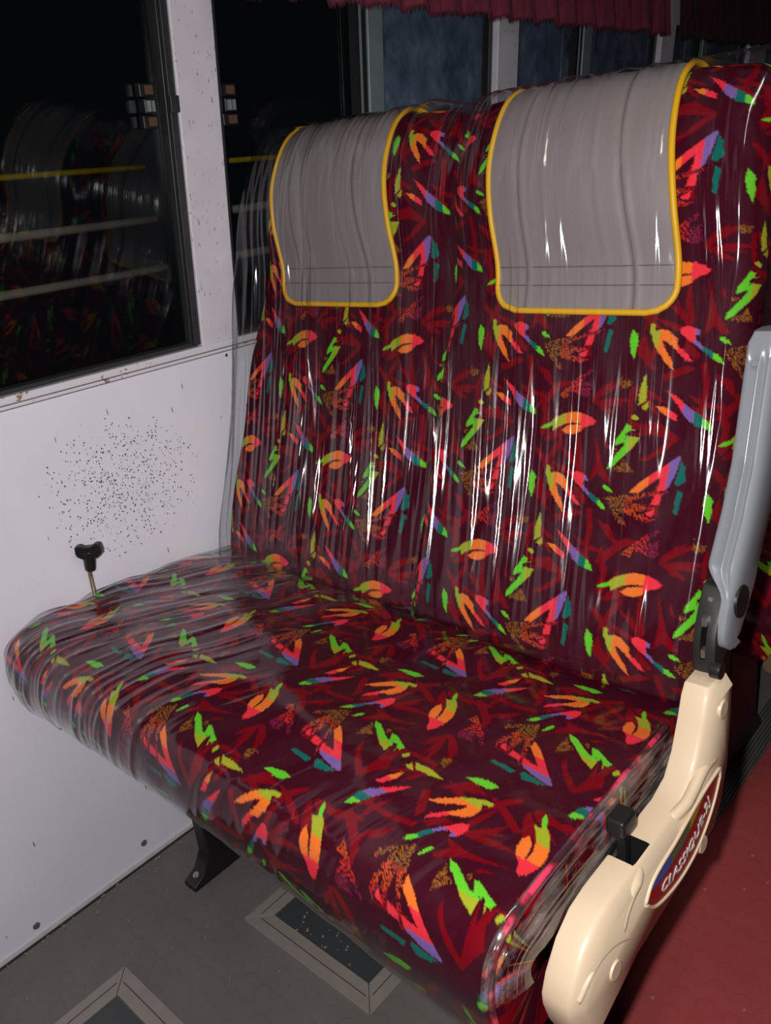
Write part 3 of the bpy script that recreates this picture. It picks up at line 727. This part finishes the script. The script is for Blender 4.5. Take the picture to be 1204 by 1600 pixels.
FV[..., 2] = fp[:, None, 1]+nrm[:, None, 1]*h+topm*(.006*(1-np.minimum(1, t**2))+.0022*np.sin(fp[:, None, 0]*46+U*5)*np.sin(U*11+1))-.010*topm*np.exp(-((fp[:, None, 0]-.83)/.05)**2)+cush_tilt(U)+cush_bow(U, fp[:, None, 1])
m = nearest_on(CMED, fp); dv = m-fp; dv /= np.linalg.norm(dv, axis=1)[:, None]
FV[..., 1] += dv[:, None, 0]*inw; FV[..., 2] += dv[:, None, 1]*inw
cl = np.clip(.03+.9*cloudy*(.35+g1/.0035), 0, 1); cl4 = np.stack([cl, cl, cl, np.ones_like(cl)], -1)
fc = obj_from('plastic_wrap', FV, grid_faces(*U.shape), M['filmc'], SEAT, attr={'cloud': cl4.reshape(-1, 4)}); fc['label'] = 'clear film over the cushion'
# gathered film between the cushion end and the side panel
ks = np.arange(.06, .535, .0026); cp, _, _ = spline(FC, ks); nk = 64; V = np.zeros((len(ks), nk, 3))
m_ = nearest_on(CMED, cp); dv = m_-cp; dv /= np.linalg.norm(dv, axis=1)[:, None]
for j in range(nk):
    f = j/(nk-1); dr = f*26+2.2*np.sin(ks*9+1)+1.1*np.sin(ks*23); env = math.sin(PI*min(1, f*1.15+.02))
    a = .0042*env*np.sin(dr)*(.6+.4*np.sin(ks*17+f*5))+.0016*env*np.sin(dr*2.3+ks*11)
    V[:, j, 0] = .938+.0150*math.sin(f*PI/2)+a*.55; dep = .002+.060*f**1.2
    V[:, j, 1] = cp[:, 0]+dv[:, 0]*dep; V[:, j, 2] = cp[:, 1]+dv[:, 1]*dep+a*.5+cush_tilt(.94)
fb = obj_from('plastic_wrap', V, grid_faces(*V.shape[:2]), M['filmb'], SEAT); fb['label'] = 'gathered film beside the cushion end'
ks = np.arange(.10, .60, .006); cp, _, _ = spline(CUSH+[CUSH[0]], ks); m_ = nearest_on(CMED, cp); dv = m_-cp; dv /= np.linalg.norm(dv, axis=1)[:, None]
yy = cp[:, 0]+dv[:, 0]*.002+.006*smoothstep(.50, .40, cp[:, 0])
sp = tube('seam_piping', np.stack([.9405-.012*smoothstep(.45, .80, cp[:, 0]), yy, cp[:, 1]+dv[:, 1]*.002+cush_tilt(.94)], -1), .0034, M['pinkseam'], cush, 8); sp['label'] = 'pink flecked seam piping along the cushion end'

# cream side panel ------------------------------------------------------
OUT = [(.455, .346), (.443, .372), (.436, .398), (.436, .412), (.445, .430), (.466, .453), (.492, .467), (.52, .4705), (.60, .470), (.665, .469), (.695, .477), (.715, .499), (.732, .532), (.742, .556), (.752, .568), (.792, .568), (.799, .555), (.797, .52), (.788, .455), (.768, .41), (.742, .382), (.70, .377), (.55, .368), (.475, .345)]
def panel_mesh():
    sec = [(.953, .004), (.9545, .001), (.957, 0), (.9785, 0), (.9825, .0008), (.985, .003), (.9865, .005), (.993, .013)]
    P = np.array(OUT); n = len(P); nx = np.roll(P, -1, 0); pv = np.roll(P, 1, 0); tg = nx-pv; tg /= np.linalg.norm(tg, axis=1)[:, None]
    ar = .5*np.sum(P[:, 0]*nx[:, 1]-nx[:, 0]*P[:, 1]); nr = np.stack([-tg[:, 1], tg[:, 0]], -1)*(1 if ar > 0 else -1)
    bm = bmesh.new(); rings = []
    for x, ins in sec:
        rings.append([bm.verts.new((x, *(p+q*ins))) for p, q in zip(P, nr)])
    for a, b in zip(rings[:-1], rings[1:]):
        for i in range(n): bm.faces.new((a[i], a[(i+1) % n], b[(i+1) % n], b[i]))
    bm.faces.new(rings[0]); bm.faces.new(rings[-1][::-1]); return bm
pan = bm_obj('side_panel', panel_mesh(), M['cream'], SEAT, smooth=True); pan['label'] = 'cream plastic side panel'
pan.data.materials.append(M['black'])
def cut(o, cutters):
    for c in cutters:
        m = o.modifiers.new('b', 'BOOLEAN'); m.object = c; m.operation = 'DIFFERENCE'; m.solver = 'EXACT'
    bpy.context.view_layer.update()
    me = bpy.data.meshes.new_from_object(o.evaluated_get(bpy.context.evaluated_depsgraph_get()))
    o.modifiers.clear(); o.data = me
    for c in cutters: bpy.data.objects.remove(c)
c1 = box('cutter', (.94, .567, .43), (.982, .603, .5), None)
cut(pan, [c1])
for p in pan.data.polygons:
    p.use_smooth = True
    cc = p.center+Vector(origin_of(pan))
    if .566 < cc.y < .604 and .425 < cc.z < .4695 and cc.x < .983 and abs(p.normal.x) < 1.1 and p.area < .01 and cc.z < .4690: p.material_index = 1  # cream notch faces coloured black, putting the hole's shade into the material
mo = pan.modifiers.new('es', 'EDGE_SPLIT'); mo.split_angle = .7
# raised rib, crease line, plug buttons on the outer face
XO = .993
def on_panel(pts, r, name, mat, parent=pan, dx=0):
    p, _, _ = spline(pts, 60); k = np.clip(np.sin(PI*np.linspace(0, 1, 60))*1.6, 0, 1)**.6
    return tube(name, [(XO-.0004-r*.75-r*1.2*(1-q), a, b) for (a, b), q in zip(p, k)], r, mat, parent, 14)
on_panel([(.446, .415), (.458, .428), (.478, .436), (.51, .428), (.56, .396)], .0030, 'moulded_ridge', M['cream'], dx=-.0020)
on_panel([(.520, .420), (.530, .442), (.548, .456), (.575, .461)], .0060, 'moulded_ridge', M['cream'], dx=-.0046)
on_panel([(.655, .463), (.690, .473), (.725, .485), (.765, .478)], .0065, 'moulded_ridge', M['cream'], dx=-.0048)
for y, z, a in ((.502, .403, .011), (.705, .395, .011), (.760, .540, .012)):
    bm = bmesh.new(); add_cyl(bm, (XO-.002, y, z), (XO+.0022, y, z), a, a*.9, 24)
    bm_obj('plug', bm, M['cream'], pan, smooth=False, bevel=.0006)
# lens shaped emblem with its rim, colour bands and lettering
EL = [(.566, .428), (.585, .409), (.615, .399), (.650, .395), (.685, .400), (.712, .413), (.735, .432), (.752, .456)]
EU = [(.566, .428), (.580, .443), (.602, .449), (.632, .452), (.664, .458), (.690, .463), (.715, .466), (.752, .468)]
EM = [(.572, .437), (.592, .433), (.622, .432), (.655, .436), (.683, .447), (.703, .458), (.722, .466)]
el_, _, _ = spline(EL, 40); eu_, _, _ = spline(EU, 40); em_, _, _ = spline(EM, 40)
def plate(name, lo, hi, x, mat, parent):
    bm = bmesh.new(); ring = [(a, b) for a, b in lo]+[(a, b) for a, b in hi[::-1]]
    A = [bm.verts.new((x, a, b)) for a, b in ring]; B = [bm.verts.new((XO-.001, a, b)) for a, b in ring]; n = len(A)
    k = len(lo)
    for i in range(n): bm.faces.new((A[i], A[(i+1) % n], B[(i+1) % n], B[i]))
    for i in range(k-1):
        j = n-1-i
        try: bm.faces.new((A[i], A[i+1], A[j-1], A[j]))
        except ValueError: pass
    return bm_obj(name, bm, mat, parent)
emb = plate('emblem', el_, eu_, XO+.0008, M['red'], pan); emb['label'] = 'red lens shaped emblem'
tube('emblem_rim', [(XO+.0005, a, b) for a, b in np.vstack([el_, eu_[::-1], el_[:1]])], .0022, M['cream'], pan, 8)
eu2 = np.array([[np.interp(q, np.linspace(0, 1, 40), eu_[:, k]) for k in (0, 1)] for q in np.linspace(.10, .86, 40)]); eu2[:, 1] -= .0012
for nm, a, b in (('blue', 0, 13), ('green', 13, 25), ('yellow', 25, 40)):
    s = plate('emblem_band', em_[a:min(40, b+1)], eu2[a:min(40, b+1)], XO+.0012, M[nm], pan); s['label'] = nm+' band of the emblem'
tx = bpy.data.curves.new('lettering', 'FONT'); tx.body = 'CLASSIQUE-2J'; tx.size = 1; tx.extrude = .02; tx.shear = .25
to = bpy.data.objects.new('lettering', tx); C.objects.link(to); bpy.context.view_layer.update()
me = bpy.data.meshes.new_from_object(to.evaluated_get(bpy.context.evaluated_depsgraph_get())); bpy.data.objects.remove(to)
co = np.zeros(len(me.vertices)*3); me.vertices.foreach_get('co', co); co = co.reshape(-1, 3)
co[:, 0] = (co[:, 0]-co[:, 0].min())/(np.ptp(co[:, 0])); co[:, 1] = co[:, 1]/.70
base, bt, _ = spline([(.602, .412), (.640, .408), (.676, .413), (.704, .425), (.727, .442)], 200); ta = np.gradient(base, axis=0); ta /= np.linalg.norm(ta, axis=1)[:, None]
q = np.linspace(0, 1, 200); by = np.interp(co[:, 0], q, base[:, 0]); bz = np.interp(co[:, 0], q, base[:, 1]); ty = np.interp(co[:, 0], q, ta[:, 0]); tz = np.interp(co[:, 0], q, ta[:, 1])
hgt = .0128
V = np.stack([XO+.0012+co[:, 2]*.02, by-tz*co[:, 1]*hgt, bz+ty*co[:, 1]*hgt], -1)-np.array(origin_of(pan))
me.vertices.foreach_set('co', V.astype(np.float32).ravel()); me.update()
lo_ = bpy.data.objects.new('lettering', me); C.objects.link(lo_); lo_.parent = pan; me.materials.clear(); me.materials.append(M['white']); lo_['label'] = 'white lettering on the emblem'

# armrest, folded up beside the backrest --------------------------------
ST = [(.920, .921, .955), (.908, .913, .985), (.86, .896, .972), (.787, .870, .945), (.737, .842, .917), (.69, .807, .884), (.645, .782, .850), (.622, .774, .828), (.608, .777, .814), (.598, .788, .800)]
def arm_mesh():
    z = [s[0] for s in ST][::-1]; zz = np.linspace(.920, .598, 60); f = np.interp(zz, z, [s[1] for s in ST][::-1]); bk = np.interp(zz, z, [s[2] for s in ST][::-1])
    V = []
    for i, h in enumerate(zz):
        e = smoothstep(.908, .920, h); lobe = smoothstep(.69, .655, h); xl = .957+.004*e+.022*lobe; y = f[i]; xr = .9925-.004*e; g = (1-lobe)*(1-smoothstep(.885, .905, h))
        w_ = lambda q: xl+(xr-xl)*q
        ring = [(xl, bk[i]-.006), (xl, y+.006), (w_(.04), y+.001), (w_(.10), y), (w_(.13), y+.0018*g), (w_(.40), y+.0012*g), (w_(.45), y-.0015*g), (w_(.50), y-.0010*g), (w_(.57), y+.0045*g), (w_(.62), y+.0045*g), (w_(.72), y+.0010*g), (w_(.82), y+.0025), (w_(.90), y+.006), (w_(.97), y+.013), (xr, y+.024), (xr, bk[i]-.008), (w_(.9), bk[i]), (w_(.2), bk[i])]
        n = len(ring); V += [(a, b, h) for a, b in ring]
    F = [(i*n+k, i*n+(k+1) % n, (i+1)*n+(k+1) % n, (i+1)*n+k) for i in range(len(zz)-1) for k in range(n)]
    F += [tuple(range(n))[::-1], tuple((len(zz)-1)*n+k for k in range(n))]
    return V, F
V, F = arm_mesh(); arm = obj_from('armrest', V, F, M['grey'], SEAT); arm['label'] = 'grey plastic armrest folded upright'
mo = arm.modifiers.new('es', 'EDGE_SPLIT'); mo.split_angle = .9
screw_head('screw', (.9685, .906, .888), .0038, (0, -1, .36), arm, M['grey']); screw_head('screw', (.9665, .835, .724), .0038, (0, -1, .7), arm, M['grey'])
bm = bmesh.new(); add_cyl(bm, (.990, .812, .648), (.9945, .812, .648), .020, .018, 32); cp_ = bm_obj('pivot_cap', bm, M['black'], arm, bevel=.0008); cp_['label'] = 'black pivot cap'
# hinge bracket
hb = [(.840, .670), (.798, .668), (.783, .645), (.771, .62), (.768, .60), (.768, .575), (.778, .570), (.80, .585), (.834, .62)]
bm = bmesh.new(); add_prism(bm, [(.956, a, b) for a, b in hb], [(.9815, a, b) for a, b in hb]); br = bm_obj('hinge_bracket', bm, M['bracket'], SEAT, bevel=.002); br['label'] = 'black hinge bracket under the armrest'
c1 = box('cutter', (.9645, .70, .590), (.971, .79, .634), None); cut(br, [c1])
screw_head('screw', (.968, .7895, .655), .0034, (0, -1, .65), br)
box('slot_tab', (.9652, .772, .630), (.9705, .783, .640), M['steel'], br); box('slot_tab', (.9652, .769, .592), (.970, .778, .602), M['steel'], br)
bm = bmesh.new(); add_box(bm, (.957, .778, .55), (.966, .80, .60)); add_box(bm, (.972, .776, .55), (.9785, .80, .60)); add_cyl(bm, (.976, .772, .580), (.988, .772, .580), .010, n=20)
bm_obj('pivot_block', bm, M['black'], br, bevel=.0015)
# recline lever in the notch of the side panel
bm = bmesh.new(); add_prism(bm, [(.955, .580, .42), (.955, .592, .42), (.955, .597, .492), (.955, .585, .492)], [(.965, .580, .42), (.965, .592, .42), (.965, .597, .492), (.965, .585, .492)])
lv = bm_obj('recline_lever', bm, M['black'], SEAT, bevel=.002); lv['label'] = 'black lever in the side panel notch'
bm = bmesh.new(); add_box(bm, (.948, .575, .486), (.969, .604, .507)); bm_obj('lever_grip', bm, M['black'], lv, bevel=.004, seg=3)
# tee knob on its rod at the wall end
bm = bmesh.new(); add_cyl(bm, (.0055, .538, .40), (.0055, .5485, .602), .0036, n=16); rod = bm_obj('adjuster_rod', bm, M['brass'], SEAT, smooth=True); rod['label'] = 'thin metal rod with black tee knob'
bm = bmesh.new(); A = Vector((.0125, .5475, .598)); B = Vector((.0215, .550, .636)); add_cyl(bm, A, B, .0088, .0115, 20)
tv = [(-.021, .628), (-.0225, .634), (-.021, .646), (-.013, .647), (-.006, .643), (.006, .643), (.013, .647), (.021, .646), (.0225, .634), (.021, .628), (.012, .622), (-.012, .622)]
add_prism(bm, [(.0235+a*.70-.008*.7, .550+a*.70+.008*.7, z) for a, z in tv], [(.0235+a*.70+.008*.7, .550+a*.70-.008*.7, z) for a, z in tv])
kn = bm_obj('tee_knob', bm, M['black'], rod, bevel=.0022, seg=3); kn['label'] = 'black tee knob'
# under-frame and legs
bm = bmesh.new(); add_box(bm, (.06, .47, .335), (.92, .50, .358)); add_box(bm, (.06, .74, .335), (.92, .77, .358)); add_box(bm, (.93, .50, .37), (.948, .80, .45)); add_box(bm, (.06, .50, .335), (.09, .74, .358)); add_box(bm, (.89, .50, .335), (.92, .74, .358))
bm_obj('under_frame', bm, M['blackmetal'], SEAT, bevel=.002)
for x in (.122, .765):
    bm = bmesh.new(); prof = [(.505, .0), (.505, .010), (.53, .022), (.548, .05), (.555, .30), (.55, .335), (.69, .335), (.69, .05), (.72, .012), (.72, 0)]
    add_prism(bm, [(x, a, b) for a, b in prof], [(x+.034, a, b) for a, b in prof]); lg = bm_obj('leg', bm, M['blackmetal'], SEAT, bevel=.0025)
    screw_head('bolt', (x+.017, .523, .019), .007, (0, -.3, 1), lg)
# the next seat behind, the same model
rear = copy_tree(SEAT); rear.location.y += .76
rear['label'] = 'second red seat behind the folded armrest, only a strip showing at right edge'
bm = bmesh.new(); add_cyl(bm, (.925, 1.168, .372), (.925, 1.125, .372), .012, n=10); sl = bm_obj('bolt_sleeve', bm, M['brass'], rear, bevel=.001); sl['label'] = 'tarnished bolt sleeve under the cushion'
